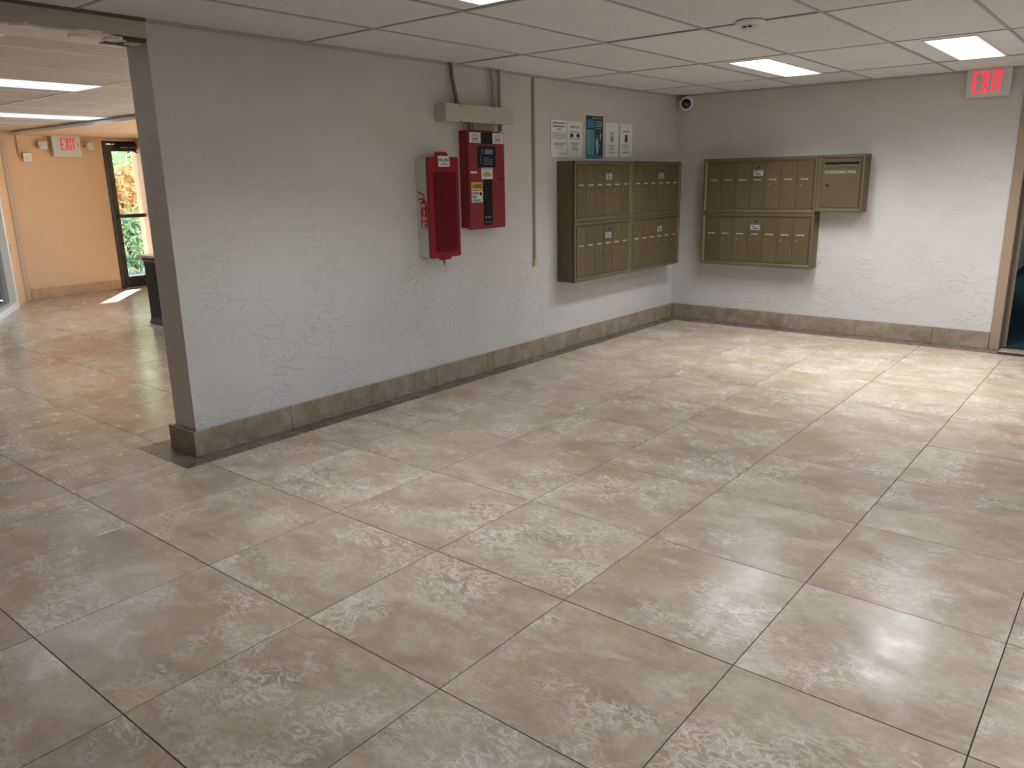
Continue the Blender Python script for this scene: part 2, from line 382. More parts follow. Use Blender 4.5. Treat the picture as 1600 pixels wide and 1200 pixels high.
# side wall; its wide glazed front is added, unseen, to let daylight in
struct(MB().box(XF-.15, -6.3, -1.735, -1.60, 0, H+.3).box(-1.0, -WT, -1.735, -1.60, 0, H+.3).box(-6.3, -1.0, -1.735, -1.60, 2.0, H+.3).box(-6.3, -1.0, -1.735, -1.60, 0, .08).build('wall_entrance_side', M['orange']))
w3 = struct(MB().box(-6.3, -1.0, -1.70, -1.64, .08, .13).box(-6.3, -1.0, -1.70, -1.64, 1.95, 2.0).box(-6.3, -6.25, -1.70, -1.64, .13, 1.95).box(-1.05, -1.0, -1.70, -1.64, .13, 1.95).box(-4.55, -4.5, -1.70, -1.64, .13, 1.95).box(-2.8, -2.75, -1.70, -1.64, .13, 1.95).build('added_window_3', M['frame_dk']))
for a, b in ((-6.25, -4.55), (-4.5, -2.8), (-2.75, -1.05)): MB().box(a, b, -1.673, -1.667, .13, 1.95).build('pane', M['glass'], w3)
struct(MB().box(-8.2, -WT, -1.60, -.2, 2.34, 2.44).build('sun_blocker_slab', M['concrete']))  # unseen slab added to keep the sun off the glazed front
# angled shop-front wall on the left of the entrance room
ANG = math.atan2(-.497, .868)
P0 = (XF, -3.39, 0)
sw = struct(MB().box(-.25, .72, -.10, 0, 0, H+.3).box(.72, 3.0, -.10, 0, 2.0, H+.3).box(.72, 3.0, -.10, 0, 0, .05).build('wall_shopfront', M['orange'])); sw.location = P0; sw.rotation_euler = (0, 0, ANG)
wd = struct(MB().box(.72, .80, -.11, .025, 0, 2.02).box(.80, 3.0, -.11, .025, 0, .075).box(.80, 3.0, -.11, .025, 1.96, 2.02).box(1.9, 1.96, -.11, .025, .075, 1.96).box(2.95, 3.0, -.11, .025, .075, 1.96).build('window_2', M['white'])); wd.location = P0; wd.rotation_euler = (0, 0, ANG)
MB().box(.80, 2.95, -.06, -.052, .075, 1.96).build('pane', M['glass2'], wd)
MB().box(.86, .90, -.10, -.065, .075, 1.96).build('inner_frame_bar', mat('grey_aluminium', (.35, .35, .35), .4, .5), wd)
bl = MB()
for i in range(24):
    x = .84+i*.09; bl.prismz([(x, -.30), (x+.075, -.27), (x+.077, -.275), (x+.002, -.305)], .06, 1.98)
b_ = bl.build('vertical_blind', M['blind'], wd); b_['kind'] = 'stuff'
sh = struct(MB().box(-.25, 3.1, -1.5, -1.4, 0, H+.3).box(-.25, -.15, -1.4, -.1, 0, H+.3).box(3.0, 3.1, -1.4, -.1, 0, H+.3).box(-.25, 3.1, -1.5, 0, H+.3, H+.35).build('wall_shop_inside', mat('shop_grey_wall', (.42, .41, .40), .8))); sh.location = P0; sh.rotation_euler = (0, 0, ANG)
struct(MB().box(-5.35, -5.22, YF, -4.9, 0, H+.3).build('wall_entrance_return', M['orange']))
struct(MB().box(-5.3, -3.2, YF-.1, YF, 0, H+.3).build('wall_entrance_front', M['orange']))
# corner post, cream moulding
tr = struct(MB().bbox(.0, .055, 0, .035, 0, 2.04, .006).bbox(.06, .115, 0, .028, 0, 2.04, .006).bbox(.12, .15, 0, .02, 0, 2.04, .004).build('trim_1', M['cream'])); tr.location = (XF+.004, -3.392, 0); tr.rotation_euler = (0, 0, ANG)
# drywall soffit over the door, with white edge moulding
struct(MB().box(XF, -WT, -3.25, -1.735, 2.035, H+.3).build('ceiling_soffit', M['orange']))
struct(MB().bbox(XF, -WT, -3.268, -3.25, 2.033, 2.066, .003).build('trim_2', M['white']))

# ---- skirting tiles
def skirting(name, pts, faces):
    pass
bl_ = struct(MB().box(0, .008, -5.268, 0, 0, .132).build('baseboard_left', M['grout']))
ys = [-5.285]+[-4.681+T*k for k in range(0, 8)]+[-.022]
for a, b in zip(ys, ys[1:]): MB().bbox(.006, .022, a+(.001 if a > -5.2 else 0), b-.001, 0, .136+random.uniform(-.001, .001), .0015).build('tile', M['base'], bl_)
be = struct(MB().box(-WT-.005, .006, -5.27, -5.26, 0, .132).build('baseboard_end', M['grout']))
MB().bbox(-WT-.035, .0045, -5.285, -5.268, 0, .137, .0015).build('tile', M['base'], be)
bs = struct(MB().box(-WT-.01, -WT, -5.26, -1.8, 0, .132).build('baseboard_entrance', M['grout']))
ys = [-5.266+T*k for k in range(0, 6)]
for a, b in zip(ys, ys[1:]): MB().bbox(-WT-.035, -WT-.008, a+.001, b-.001, 0, .136, .0015).build('tile', M['base'], bs)
bb = struct(MB().box(.022, 2.86, -.008, 0, 0, .132).build('baseboard_back', M['grout']))
xs = [.022, .62, 1.23, 1.836, 2.445, 2.862]
for a, b in zip(xs, xs[1:]): MB().bbox(a+.001, b-.001, -.022, -.006, 0, .136+random.uniform(-.001, .001), .0015).build('tile', M['base'], bb)
bf = struct(MB().box(XF, XF+.006, -3.36, -2.20, 0, .128).build('baseboard_far', M['grout']))
M['base_l'] = stone('peach_skirting', [(.30, (.45, .28, .16)), (.46, (.50, .33, .20)), (.60, (.55, .38, .24)), (.75, (.6, .43, .29))], 2, (.3, .45), .2)
for a, b in zip([-3.36, -2.95, -2.35], [-2.95, -2.35, -2.2]): MB().bbox(XF+.004, XF+.018, a+.001, b-.001, 0, .13, .0015).build('tile', M['base_l'], bf)

# ---- suspended ceilings
def ceiling(name, z, xs, ys, matp, bar, cells_skip, x_lo, x_hi, y_lo, y_hi, bw_=.016, gaps=()):
    top = struct(MB().box(x_lo, x_hi, y_lo, y_hi, z+.16, z+.20).build(name, M['plenum']))
    for x in xs:
        if x_lo < x < x_hi: MB().box(x-bw_/2, x+bw_/2, y_lo, y_hi, z, z+.03).build('grid_bar', bar, top)
    for yv in ys:
        if y_lo < yv < y_hi: MB().box(x_lo, x_hi, yv-bw_/2, yv+bw_/2, z+.0006, z+.028).build('grid_bar', bar, top)
    X = [x_lo]+[x for x in xs if x_lo < x < x_hi]+[x_hi]; Y = [y_lo]+[yv for yv in ys if y_lo < yv < y_hi]+[y_hi]
    ch = {}
    for i in range(len(X)-1):
        for j in range(len(Y)-1):
            x0, x1, y0, y1 = X[i], X[i+1], Y[j], Y[j+1]; cx_, cy_ = (x0+x1)/2, (y0+y1)/2
            if any(abs(cx_-a) < .2 and abs(cy_-b) < .3 for a, b in cells_skip): continue
            g1 = .006; g2 = .006
            if any(abs(cx_-a) < .3 and abs(cy_-b) < .5 for a, b in gaps): g2 = .020
            w_, d_ = x1-x0-2*g1, y1-y0-g1-g2
            if w_ < .03 or d_ < .03: continue
            k = (round(w_, 3), round(d_, 3))
            if k not in ch: ch[k] = MB().bbox(-w_/2, w_/2, -d_/2, d_/2, 0, .015, .0025).mesh('ceiling_panel', matp)
            o = D.objects.new('ceiling_panel', ch[k]); COL.objects.link(o); o.parent = top
            o.location = (cx_, (y0+g1+y1-g2)/2, z+.0045+random.uniform(-.001, .001)); o.rotation_euler = (random.uniform(-.0012, .0012), random.uniform(-.002, .002), 0)
    return top
U0, V0 = .5601, -4.3472
gx = [U0+.61016*k for k in range(-1, 9)]; gy = [V0+1.2182*k for k in range(-4, 4)]
lx = [1.475, 2.695, 3.916]
LC = [(1.475, -1.302), (2.695, -1.302), (3.916, -1.302), (1.475, -4.956), (3.916, -4.956)]  # both lights of the right-hand column are unseen additions to brighten the lobby
gx = [x for x in gx if x > .1]
ceiling('ceiling', H, gx, gy, M['panel'], M['tbar'], LC, 0, XR, YF, 0, gaps=((.28, -3.7), (1.475, -3.7), (2.08, -3.7)))
lgx = [-.77-.655*k for k in range(0, 11)]; lgy = [-8.1, -6.9, -5.7, -4.5, -3.27]
LL = [(-.487, -6.3), (-2.407, -5.1), (-5.03, -3.89)]
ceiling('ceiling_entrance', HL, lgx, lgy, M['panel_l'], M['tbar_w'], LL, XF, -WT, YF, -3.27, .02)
# wall angle trims
struct(MB().box(0, .012, -5.26, 0, H-.012, H+.006).build('trim_3', M['tbar']))
struct(MB().box(.012, XR, -.012, 0, H-.012, H+.006).build('trim_4', M['tbar']))
struct(MB().box(0, .012, YF, -5.26, H-.010, H+.006).build('trim_5', mat('brown_edge', (.14, .10, .07), .7)))
struct(MB().box(-WT-.03, -WT, YF, -3.27, HL-.022, HL+.01).build('trim_6', M['raw']))

# ---- doorway to the corridor
d1 = struct(MB().bbox(2.866, 2.936, -.014, 0, 0, 2.06, .003).box(2.936, 3.98, -.014, 0, 2.0, 2.06).build('door_1', M['casing']))
MB().box(2.925, 2.937, .0, .13, 0, 2.03).build('jamb', M['casing'], d1)
MB().box(2.937, 2.952, .05, .075, 0, 2.02).build('door_stop', mat('dark_stop_paint', (.12, .075, .05), .5), d1)
MB().bbox(2.925, 2.97, .12, .135, 0, 2.03, .003).build('inner_casing', M['casing'], d1)
MB().bbox(2.95, 3.98, -.10, .03, -.004, .008, .003).build('threshold', M['base'], d1)
struct(MB().box(2.3, 4.4, .13, 7.0, -.06, .004).build('floor_corridor', M['carpet']))
M['hall'] = mat('corridor_wall_paint', (.30, .285, .26), .7)
struct(MB().box(2.30, 2.40, .12, 7.0, 0, 2.3).build('wall_corridor_left', M['hall']))
struct(MB().box(4.4, 4.5, .12, 7.0, 0, 2.3).build('wall_corridor_right', M['hall']))
struct(MB().box(2.3, 4.5, 7.0, 7.1, 0, 2.3).build('wall_corridor_end', M['hall']))
struct(MB().box(2.3, 4.5, .12, 7.1, 2.3, 2.4).build('ceiling_corridor', M['hall']))
struct(MB().bbox(2.40, 2.412, .12, 7.0, .004, .10, .002).build('baseboard_corridor', mat('dark_skirting', (.03, .03, .03), .6)))

# ---- glass entrance door in the far wall
d2 = struct(MB().bbox(XF-.05, XF+.012, -2.19, -2.135, 0, 2.0, .003).box(XF-.05, XF+.012, -2.135, -1.735, 1.955, 2.0).build('door_2', M['frame_dk']))
lf = MB(); lf.bbox(XF-.03, XF+.008, -2.13, -2.075, .012, 1.95, .003); lf.bbox(XF-.03, XF+.008, -2.075, -1.735, 1.86, 1.95, .003); lf.bbox(XF-.03, XF+.008, -2.075, -1.735, .012, .165, .003)
lf.build('door_leaf_frame', M['frame_dk'], d2)
MB().box(XF-.014, XF-.008, -2.075, -1.735, .165, 1.86).build('pane', M['glass'], d2)
MB().bbox(XF+.008, XF+.045, -2.12, -1.74, .972, 1.022, .006).build('push_bar', M['frame_dk'], d2)
MB().bbox(XF+.010, XF+.075, -2.03, -1.75, 1.895, 1.968, .008).build('door_closer', M['black'], d2)
MB().bbox(XF+.074, XF+.079, -1.98, -1.88, 1.905, 1.915, .001).bbox(XF+.074, XF+.079, -1.86, -1.77, 1.905, 1.915, .001).build('closer_trim', M['steel'], d2)
MB().tube([(XF+.05, -1.95, 1.895), (XF+.10, -1.85, 1.875), (XF+.06, -1.75, 1.84)], .007).build('closer_arm', M['frame_dk'], d2)
MB().bbox(XF-.05, XF+.02, -2.13, -1.735, 0, .012, .003).build('threshold', M['steel'], d2)

# ---- outside
struct(MB().box(-30, XF-.15, -14, 12, -.08, -.02).box(XF-.15, -WT, -1.6, 12, -.08, -.02).build('ground_outside', M['paving']))
struct(MB().box(XF-1.62, XF-.15, -6, 0, 2.32, 2.45).build('awning_slab', M['concrete']))
def leaf_cloud(pts_n, cx_, cy_, cz, rx, ry, rz, size, seed, shell=.55):
    rnd = random.Random(seed); mb = MB(); V = []; Fc = []
    for i in range(pts_n):
        while True:
            p = Vector((rnd.uniform(-1, 1), rnd.uniform(-1, 1), rnd.uniform(-1, 1)))
            if shell < p.length < 1: break
        k = 1+.18*math.sin(p.x*7+seed)*math.cos(p.z*6+p.y*5)
        c = Vector((cx_+p.x*rx*k, cy_+p.y*ry*k, max(.05, cz+p.z*rz*k)))
        a = Vector((rnd.gauss(0, 1), rnd.gauss(0, 1), rnd.gauss(0, .7))).normalized(); b = a.cross(Vector((rnd.gauss(0, 1), rnd.gauss(0, 1), rnd.gauss(0, 1)))).normalized()
        s = size*rnd.uniform(.6, 1.3); n = a.cross(b)*s*.12; o = len(V)
        V += [c-a*s, c-b*s*.33+n, c+a*s, c+b*s*.33+n, c]
        Fc += [(o, o+1, o+4), (o+1, o+2, o+4), (o+2, o+3, o+4), (o+3, o, o+4)]
    mb.add(V, Fc); return mb
def shrub(name, label, cat, x, y, h, r, m, n, size, seed, trunk=.3):
    t = empty(name, (x, y, -.02), label=label, cat=cat)
    f = leaf_cloud(n, 0, 0, h*.5+trunk*.5, r, r*1.1, (h-trunk)*.5, size, seed).build('foliage', M[m], t); f['kind'] = 'stuff'
    st = MB(); rnd = random.Random(seed)
    for k in range(5): a = rnd.uniform(0, 6.3); st.tube([(0, 0, 0), (.1*r*math.cos(a), .1*r*math.sin(a), h*.25), (r*.5*math.cos(a), r*.5*math.sin(a), h*.7)], .015+.01*h/2, 6)
    st.build('stem', M['bark'], t)
shrub('shrub', 'low blue-green shrub outside the glass door behind its lower pane', 'shrub', -9.5, -.95, 1.0, .42, 'leaf_b', 1500, .07, 1, .05)
shrub('shrub', 'orange and yellow leaved croton outside the glass door', 'shrub', -10.7, -.35, 1.75, .48, 'leaf_o', 1700, .075, 2, .7)
shrub('shrub', 'bright green hedge shrub behind the croton outside', 'shrub', -11.9, -1.7, 1.9, .75, 'leaf', 1800, .09, 3, .2)
shrub('tree', 'tall light green tree filling the top of the glass door view', 'tree', -13.6, 1.1, 4.2, 1.6, 'leaf', 4200, .12, 5, .8)
shrub('tree', 'darker green tree standing outside left of the lighter one', 'tree', -15.5, -3.2, 4.0, 1.7, 'leaf_b', 3600, .12, 6, .8)

# ================================================================== THINGS
# ---- ceiling lights
def fixture(cx_, cy_, z, w_, d_, lw, ld, lens, label, ox=0, mt_='troffer', group=None, watt=0):
    t = empty('ceiling_light', (cx_, cy_, z), label=label, cat='ceiling light', group=group)
    h = MB(); a, b = w_/2-.004, d_/2-.004; c0, c1 = ox-lw/2, ox+lw/2; e = ld/2
    # sloping side pans from the grid edge down to the lens frame
    zo, zi = .008, .003
    V = [(-a, -b, zo), (a, -b, zo), (a, b, zo), (-a, b, zo), (c0-.012, -e-.012, zi), (c1+.012, -e-.012, zi), (c1+.012, e+.012, zi), (c0-.012, e+.012, zi)]
    V += [(x, yy, zz+.09 if i < 4 else zz+.03) for i, (x, yy, zz) in enumerate(V)]
    Fq = []
    for i in range(4):
        j = (i+1) % 4; Fq.append((i, 4+i, 4+j, j)); Fq.append((8+i, 8+j, 12+j, 12+i)); Fq.append((i, j, 8+j, 8+i)); Fq.append((4+i, 12+i, 12+j, 4+j))
    h.add(V, Fq); h.build('housing', M[mt_], t)
    r = MB(); z0 = -.004
    r.box(c0-.012, c0, -e-.012, e+.012, z0, .02); r.box(c1, c1+.012, -e-.012, e+.012, z0, .02); r.box(c0, c1, -e-.012, -e, z0, .02); r.box(c0, c1, e, e+.012, z0, .02)
    r.build('lens_frame', M[mt_], t)
    MB().bbox(c0, c1, -e, e, -.001, .006, .001).build('diffuser', lens, t)
    if watt:   # the tubes' light as the prismatic lens throws it, mostly downwards
        la = D.lights.new('tube_light', 'AREA'); la.shape = 'RECTANGLE'; la.size = lw; la.size_y = ld; la.energy = watt; la.spread = SPREAD; la.color = (.885, .96, 1.0)
        lo = D.objects.new('tube_light', la); COL.objects.link(lo); lo.parent = t; lo.location = ((c0+c1)/2, 0, -.0055)
    return t
cw, cdp = .61016, 1.2182
lab = {0: 'lit ceiling light over the mail lobby, the one in line with the corner mailboxes', 1: 'lit ceiling light near the red EXIT sign by the doorway', 2: 'added unseen ceiling light right of the EXIT sign, beyond the frame edge', 3: 'lit ceiling light at the top edge, above the fire cabinet area',
       4: 'added unseen ceiling light above and right of the camera, out of frame'}
for i, (x, yy) in enumerate(LC): fixture(x, yy, H, cw, cdp, .27, 1.07, M['lens'] if i < 3 else M['lens_m'], lab[i], watt=WATT_MAIN if i < 3 else WATT_MID)
lab = ['lit ceiling light of the entrance room beside the plaster header', 'long blue-white lit ceiling light across the entrance room middle', 'white lit ceiling light near the soffit of the entrance room', 'lit ceiling light of the entrance room by the shopfront, out of frame']
for i, (x, yy) in enumerate(LL):
    o = fixture(x, yy, HL, .655 if i else .565, 1.2, .44 if i else .3, 1.16, M['lens_l'], lab[i], .09 if i in (1, 2) else 0, watt=(0, 10, 10)[i])
o = fixture(3.4, 4.6, 2.298, .61, .61, .5, .5, mat('added_corridor_diffuser', (.8, .8, .8), .5, emit=(1, .95, .85), es=1.5), 'added unseen square ceiling light deep in the corridor', watt=16)  # unseen fixture added to lift the dark corridor
# dark vent in entrance ceiling
vx, vy = -3.15, -5.05
t = empty('ceiling_vent', (vx, vy, HL-.004), label='small dark brown vent on the entrance room ceiling at the left edge', cat='vent')
M['vent'] = mat('dark_brown_vent', (.05, .04, .035), .5)
MB().bbox(-.16, .16, -.16, .16, -.008, .006, .003).build('frame', M['vent'], t)
for k in range(5): MB().box(-.13, .13, -.12+k*.055, -.095+k*.055, -.014, -.008).build('slat', M['vent'], t)

# ---- mailboxes
def ring(W, Hh, fr, d, slope=.012):
    "frame ring, front face at -d, inner edge sloping back"
    mb = MB(); o = [(0, 0), (W, 0), (W, Hh), (0, Hh)]; f = fr*.55
    def q(i, y): return [(i, y, i), (W-i, y, i), (W-i, y, Hh-i), (i, y, Hh-i)]
    rows = [q(0, -d+.02), q(0, -d+.004), q(.004, -d), q(f, -d), q(fr, -d+slope), q(fr, -d+.02)]
    V = sum(rows, []); Fq = []
    for k in range(len(rows)-1):
        for i in range(4): j = (i+1) % 4; Fq.append((k*4+i, k*4+j, k*4+4+j, k*4+4+i))
    mb.add(V, Fq); return mb
def mailbox_unit(loc, rz, W, Hh, dep, n, fr, label, group, lockx, z_lock, z_plate, z_num, z_key, seed, thing='mailbox_unit', open_gap=None):
    t = empty(thing, loc, rz, label=label, cat='mailbox', group=group)
    mb = MB(); mb.box(0, W, -dep+.013, 0, 0, Hh); mb.build('body', M['bronze'], t)
    ring(W, Hh, fr, dep).build('frame', M['bronze_f'], t)
    rnd = random.Random(seed); dw = (W-2*fr)/n; y0 = -dep+.0065
    mdoor = MB().bbox(.0018, dw-.0018, y0, y0+.006, 0, Hh-2*fr-.004, .001).mesh('door', M['bronze'])
    mlock = MB().cyl((0, y0, 0), (0, -1, 0), .0062, .004, 12).mesh('lock', M['brass'])
    nb = MB()
    for (a, b) in ((0, .016), (.019, .030), (.036, .047), (.05, .066)): nb.box(a, b, -.0008, 0, 0, .0095)
    mnum = nb.mesh('number_label', M['cream_print'])
    for i in range(n):
        dx = fr+i*dw
        d = D.objects.new('door', mdoor); COL.objects.link(d); d.parent = t; d.location = (dx, rnd.uniform(-.0012, .0008), fr+.002)
        l = D.objects.new('lock', mlock); COL.objects.link(l); l.parent = d; l.location = (lockx, 0, z_key-fr-.002)
        q = D.objects.new('number_label', mnum); COL.objects.link(q); q.parent = d; q.location = (.034, y0, z_num-fr-.002)
        if i == 3:
            MB().cyl((dw/2+.005, y0, z_lock-fr), (0, -1, 0), .009, .003, 14).build('master_lock', M['black'], d)
            MB().bbox(dw/2-.044, dw/2+.046, y0-.002, y0, z_plate-fr-.024, z_plate-fr+.024, .0008).build('plate', M['silver'], d)
            MB().box(dw/2-.02, dw/2+.022, y0-.0026, y0-.0019, z_plate-fr-.012, z_plate-fr-.004).box(dw/2-.034, dw/2-.004, y0-.0026, y0-.0019, z_plate-fr+.008, z_plate-fr+.014).build('plate_print', M['ink'], d)
    return t
gA = 'bronze mailbox units on the left wall'; gB = 'bronze mailbox units on the back wall'
DA, DB = .175, .15
UL = [(-2.0, .93, 1.05, 'upper left bronze six-door mailbox unit on the left wall, below the paper notices'),
      (-1.12, .90, 1.05, 'upper right bronze six-door mailbox unit on the left wall, touching the corner'),
      (-2.0, .93, .57, 'lower left bronze six-door mailbox unit on the left wall'),
      (-1.12, .90, .57, 'lower right bronze six-door mailbox unit on the left wall, nearest the corner')]
for i, (yy, ww, z, lb) in enumerate(UL):
    ww = .88 if i % 2 == 0 else .905
    mailbox_unit((0.001, yy, z+.0008), WALLA, ww-.0015, .4787, DA, 6, .034, lb, gA, .027, .402, .352, .284, .240, 10+i)
mailbox_unit((.375, -.001, 1.0565), 0, 1.0625, .4915, DB, 7, .036, 'upper bronze seven-door mailbox unit on the back wall, left of the outgoing mail box', gB, .036, .405, .352, .292, .245, 21)
mailbox_unit((.375, -.001, .575), 0, 1.0625, .479, DB, 7, .036, 'lower bronze seven-door mailbox unit on the back wall, hanging below the other', gB, .036, .403, .352, .288, .243, 22)
# outgoing mail
t = empty('outgoing_mailbox', (1.4385, -.001, 1.074), 0, label='square bronze OUTGOING MAIL box with a dark slot on the back wall', cat='mailbox')
W, Hh = .388, .477
MB().box(0, W, -DB+.012, 0, 0, Hh).build('body', M['bronze'], t)
ring(W, Hh, .034, DB, .014).build('frame', M['bronze_f'], t)
y0 = -DB+.006
dr = MB().bbox(.036, W-.036, y0, y0+.006, .036, .372, .0015).bbox(.036, W-.036, y0, y0+.006, .415, .441, .0015).bbox(.036, .055, y0, y0+.006, .372, .415, .001).bbox(W-.055, W-.036, y0, y0+.006, .372, .415, .001)
d = dr.build('door', M['bronze'], t)
MB().box(.05, W-.05, y0+.004, y0+.006, .37, .418).build('slot', M['black'], d)
MB().bbox(.05, W-.05, y0-.004, y0+.004, .370, .396, .001).build('slot_flap', M['bronze'], d)
text_part('OUTGOING MAIL', .058, .318, .322, .345, y0, M['cream_print'], t, 'lettering', .0)
MB().cyl((.088, y0, .222), (0, -1, 0), .0095, .005, 16).build('lock', M['black'], d)

# ---- fire extinguisher cabinet
t = empty('extinguisher_cabinet', (.001, -3.565, .905), WALLA, label='white fire extinguisher cabinet with red cover and FIRE decal on its side', cat='fire cabinet')
W = .275
b = MB()
b.add([(0, 0, 0), (W, 0, 0), (W, 0, .62), (0, 0, .62), (0, -.1, 0), (W, -.1, 0), (W, -.1, .635), (0, -.1, .635), (0.0, -.012, .60), (W, -.012, .60)], [(0, 1, 2, 3), (4, 7, 6, 5), (0, 4, 5, 1), (0, 3, 7, 4), (1, 5, 6, 2), (3, 2, 6, 7)])
b.build('body', M['cabwhite'], t)
def rrect(x0, x1, z0, z1, r, n=5):
    P = []
    for cx_, cz_, a0 in ((x1-r, z0+r, -90), (x1-r, z1-r, 0), (x0+r, z1-r, 90), (x0+r, z0+r, 180)):
        for k in range(n+1): a = math.radians(a0+90*k/n); P.append((cx_+r*math.cos(a), cz_+r*math.sin(a)))
    return P
P = rrect(-.004, W+.004, -.006, .640, .016)
cov = MB().prism(P, -.122, -.1)
cov.prism([(.075, .63), (.185, .63), (.185, .655), (.165, .672), (.085, .672), (.075, .66)], -.120, -.104)
cov.prism([(.085, -.022), (.175, -.022), (.19, -.004), (.19, .004), (.072, .004), (.072, -.004)], -.120, -.104)
c = cov.build('cover', M['red_p'], t)
MB().prism(rrect(.045, W-.025, .03, .545, .02), -.1265, -.121).build('cover_window', M['red_d'], c, None)
MB().tube([(.07, -.1275, .47), (.10, -.128, .487), (.14, -.1275, .495)], .0022, 6).tube([(.085, -.1275, .475), (.125, -.128, .43), (.155, -.1275, .40), (.165, -.1275, .35)], .0022, 6).build('cover_ridge', M['red_p'], c)
MB().prism([(.09, .578), (.195, .578), (.195, .628), (.18, .645), (.085, .645), (.092, .63)], -.1236, -.1221).build('label', M['label'], c)
text_part('PULL HERE', .10, .188, .612, .630, -.1237, M['ink'], c, 'label_text', .03)
MB().box(.125, .16, -.1242, -.1236, .603, .607).box(.102, .185, -.1242, -.1236, .590, .597).build('label_small_print', M['ink_g'], c)
MB().box(.115, .119, -.112, -.108, -.05, -.018).box(.126, .131, -.112, -.108, -.058, -.018).build('break_bar', M['black'], t)
# decal on the left side (side face: x=0 plane, outward -x local). build in local with x as outward
def side_quad(mb, y0_, y1_, z0_, z1_, x=-.001): mb.box(x, 0, y0_, y1_, z0_, z1_)
dc = MB(); dc.box(-.0012, 0, -.094, -.036, .189, .352)
# red extinguisher shape above the word: shoulder, hose and lever
V = [(-.0012, yy, zz) for yy, zz in [(-.094, .352), (-.036, .352), (-.042, .362), (-.056, .368), (-.058, .384), (-.074, .384), (-.076, .368), (-.088, .362)]]
n = len(V); dc.add(V+[(0, p[1], p[2]) for p in V], [tuple(range(n))[::-1], tuple(range(n, 2*n))]+[(i, (i+1) % n, (i+1) % n+n, i+n) for i in range(n)])
for path in ([(-.066, .38), (-.070, .398), (-.058, .410), (-.036, .414), (-.020, .424)], [(-.064, .376), (-.045, .380), (-.022, .372)]):
    dc.tube([(-.0006, a, bb_) for a, bb_ in path], .0055, 6)
decal = dc.build('decal', M['decal_red'], t)
def glyph_side(rects, y_c, z_c, s):
    mb = MB()
    for (a0, a1, b0, b1) in rects: mb.box(-.0022, -.0011, y_c-(a1-.5)*s*1.15, y_c-(a0-.5)*s*1.15, z_c+(b0-.5)*s, z_c+(b1-.5)*s)
    return mb
GL = {'F': [(0, .25, 0, 1), (.25, 1, .8, 1), (.25, .8, .42, .6)], 'I': [(.38, .62, 0, 1)],
      'R': [(0, .25, 0, 1), (.25, .85, .8, 1), (.25, .85, .4, .58), (.72, .97, .5, .9), (.6, .85, 0, .42)], 'E': [(0, .25, 0, 1), (.25, 1, .8, 1), (.25, .85, .42, .6), (.25, 1, 0, .2)]}
for k, ch in enumerate('FIRE'):
    glyph_side([(x0, x1, z0, z1) for x0, x1, z0, z1 in GL[ch]], -.065, .331-.0405*k, .031).build('letter', M['label'], decal)
# FIRE decal: viewed from the room (looking +y) outward depth runs to the right, so letters read left to right with depth
# ---- fire alarm control panel
t = empty('fire_alarm_panel', (.001, -3.142, 1.06), WALLA, label='tall red fire alarm control panel with keypad, labels and dark centre strip', cat='alarm panel')
W, Hh = .382, .655
MB().bbox(-.0, W-.02, -.065, 0, .012, Hh+.008, .003).build('body', M['red'], t)
dd = MB().bbox(-.004, W, -.088, -.066, 0, Hh, .004).build('door', M['red'], t)
MB().box(.128, .250, -.0885, -.0875, .575, .65).build('top_inlay', M['navy'], dd)
k = MB().bbox(.093, .278, -.094, -.088, .418, .562, .002).build('keypad', M['navy'], dd)
MB().box(.165, .245, -.0948, -.0939, .507, .540).build('display', M['lcd'], k)
kb = MB()
for i in range(4):
    for j in range(3): kb.box(.150+j*.021, .163+j*.021, -.0952, -.094, .437+i*.014, .444+i*.014)
for j in range(3): kb.box(.215, .236, -.0952, -.094, .437+j*.016, .445+j*.016); kb.box(.108, .126, -.0952, -.094, .447+j*.02, .452+j*.02)
for j in range(3): kb.box(.118, .150, -.0952, -.094, .510+j*.012, .514+j*.012)
kb.build('keys', M['ink_g'], k)
def sticker(x0, x1, z0, z1, m='label', name='sticker'): return MB().box(x0, x1, -.0892, -.0878, z0, z1).build(name, M[m], dd)
s1 = sticker(.012, .125, .582, .650); s2 = sticker(.253, .372, .580, .650)
for s_, a in ((s1, .0), (s2, .240)):
    q = MB(); q.box(.040+a, .098+a, -.0896, -.0891, .604, .611); q.build('print_bar', M['ink'], s_)
    q = MB()
    for j in range(3): q.box(.032+a, .105+a, -.0896, -.0891, .618+j*.009, .6215+j*.009)
    q.box(.028+a, .108+a, -.0896, -.0891, .589, .592); q.box(.028+a, .108+a, -.0896, -.0891, .596, .599); q.build('small_print', M['ink_g'], s_)
sticker(.014, .078, .380, .394)
s3 = sticker(.126, .245, .340, .418); text_part('Protected By', .136, .232, .403, .414, -.0893, M['ink'], s3, 'label_text', .01)
MB().prism([(.135, .362), (.148, .358), (.22, .358), (.235, .364), (.225, .376), (.21, .380), (.205, .390), (.165, .392), (.16, .380), (.145, .376)], -.0897, -.0891).build('emblem', M['gold'], s3)
s4 = sticker(.018, .132, .268, .320, 'yellow'); text_part('WARNING', .027, .125, .277, .311, -.0893, M['ink'], s4, 'label_text', .03)
s5 = sticker(.018, .134, .185, .264)
text_part('24 HOUR', .026, .086, .238, .256, -.0893, M['ink'], s5, 'label_text', .02)
text_part('VIDEO', .026, .066, .214, .229, -.0893, M['ink'], s5, 'label_text', .02)
text_part('SURVEILLANCE', .026, .110, .191, .205, -.0893, M['ink'], s5, 'label_text', .02)
MB().cyl((.110, -.0891, .243), (0, -1, 0), .012, .0006, 14).prism([(.104, .235), (.122, .248), (.127, .240), (.112, .228)], -.0897, -.0891).box(.118, .134, -.0897, -.0891, .222, .226).build('camera_symbol', M['navy'], s5)
st = MB().box(.140, .236, -.0890, -.0878, .025, .34).build('centre_strip', M['black'], dd)
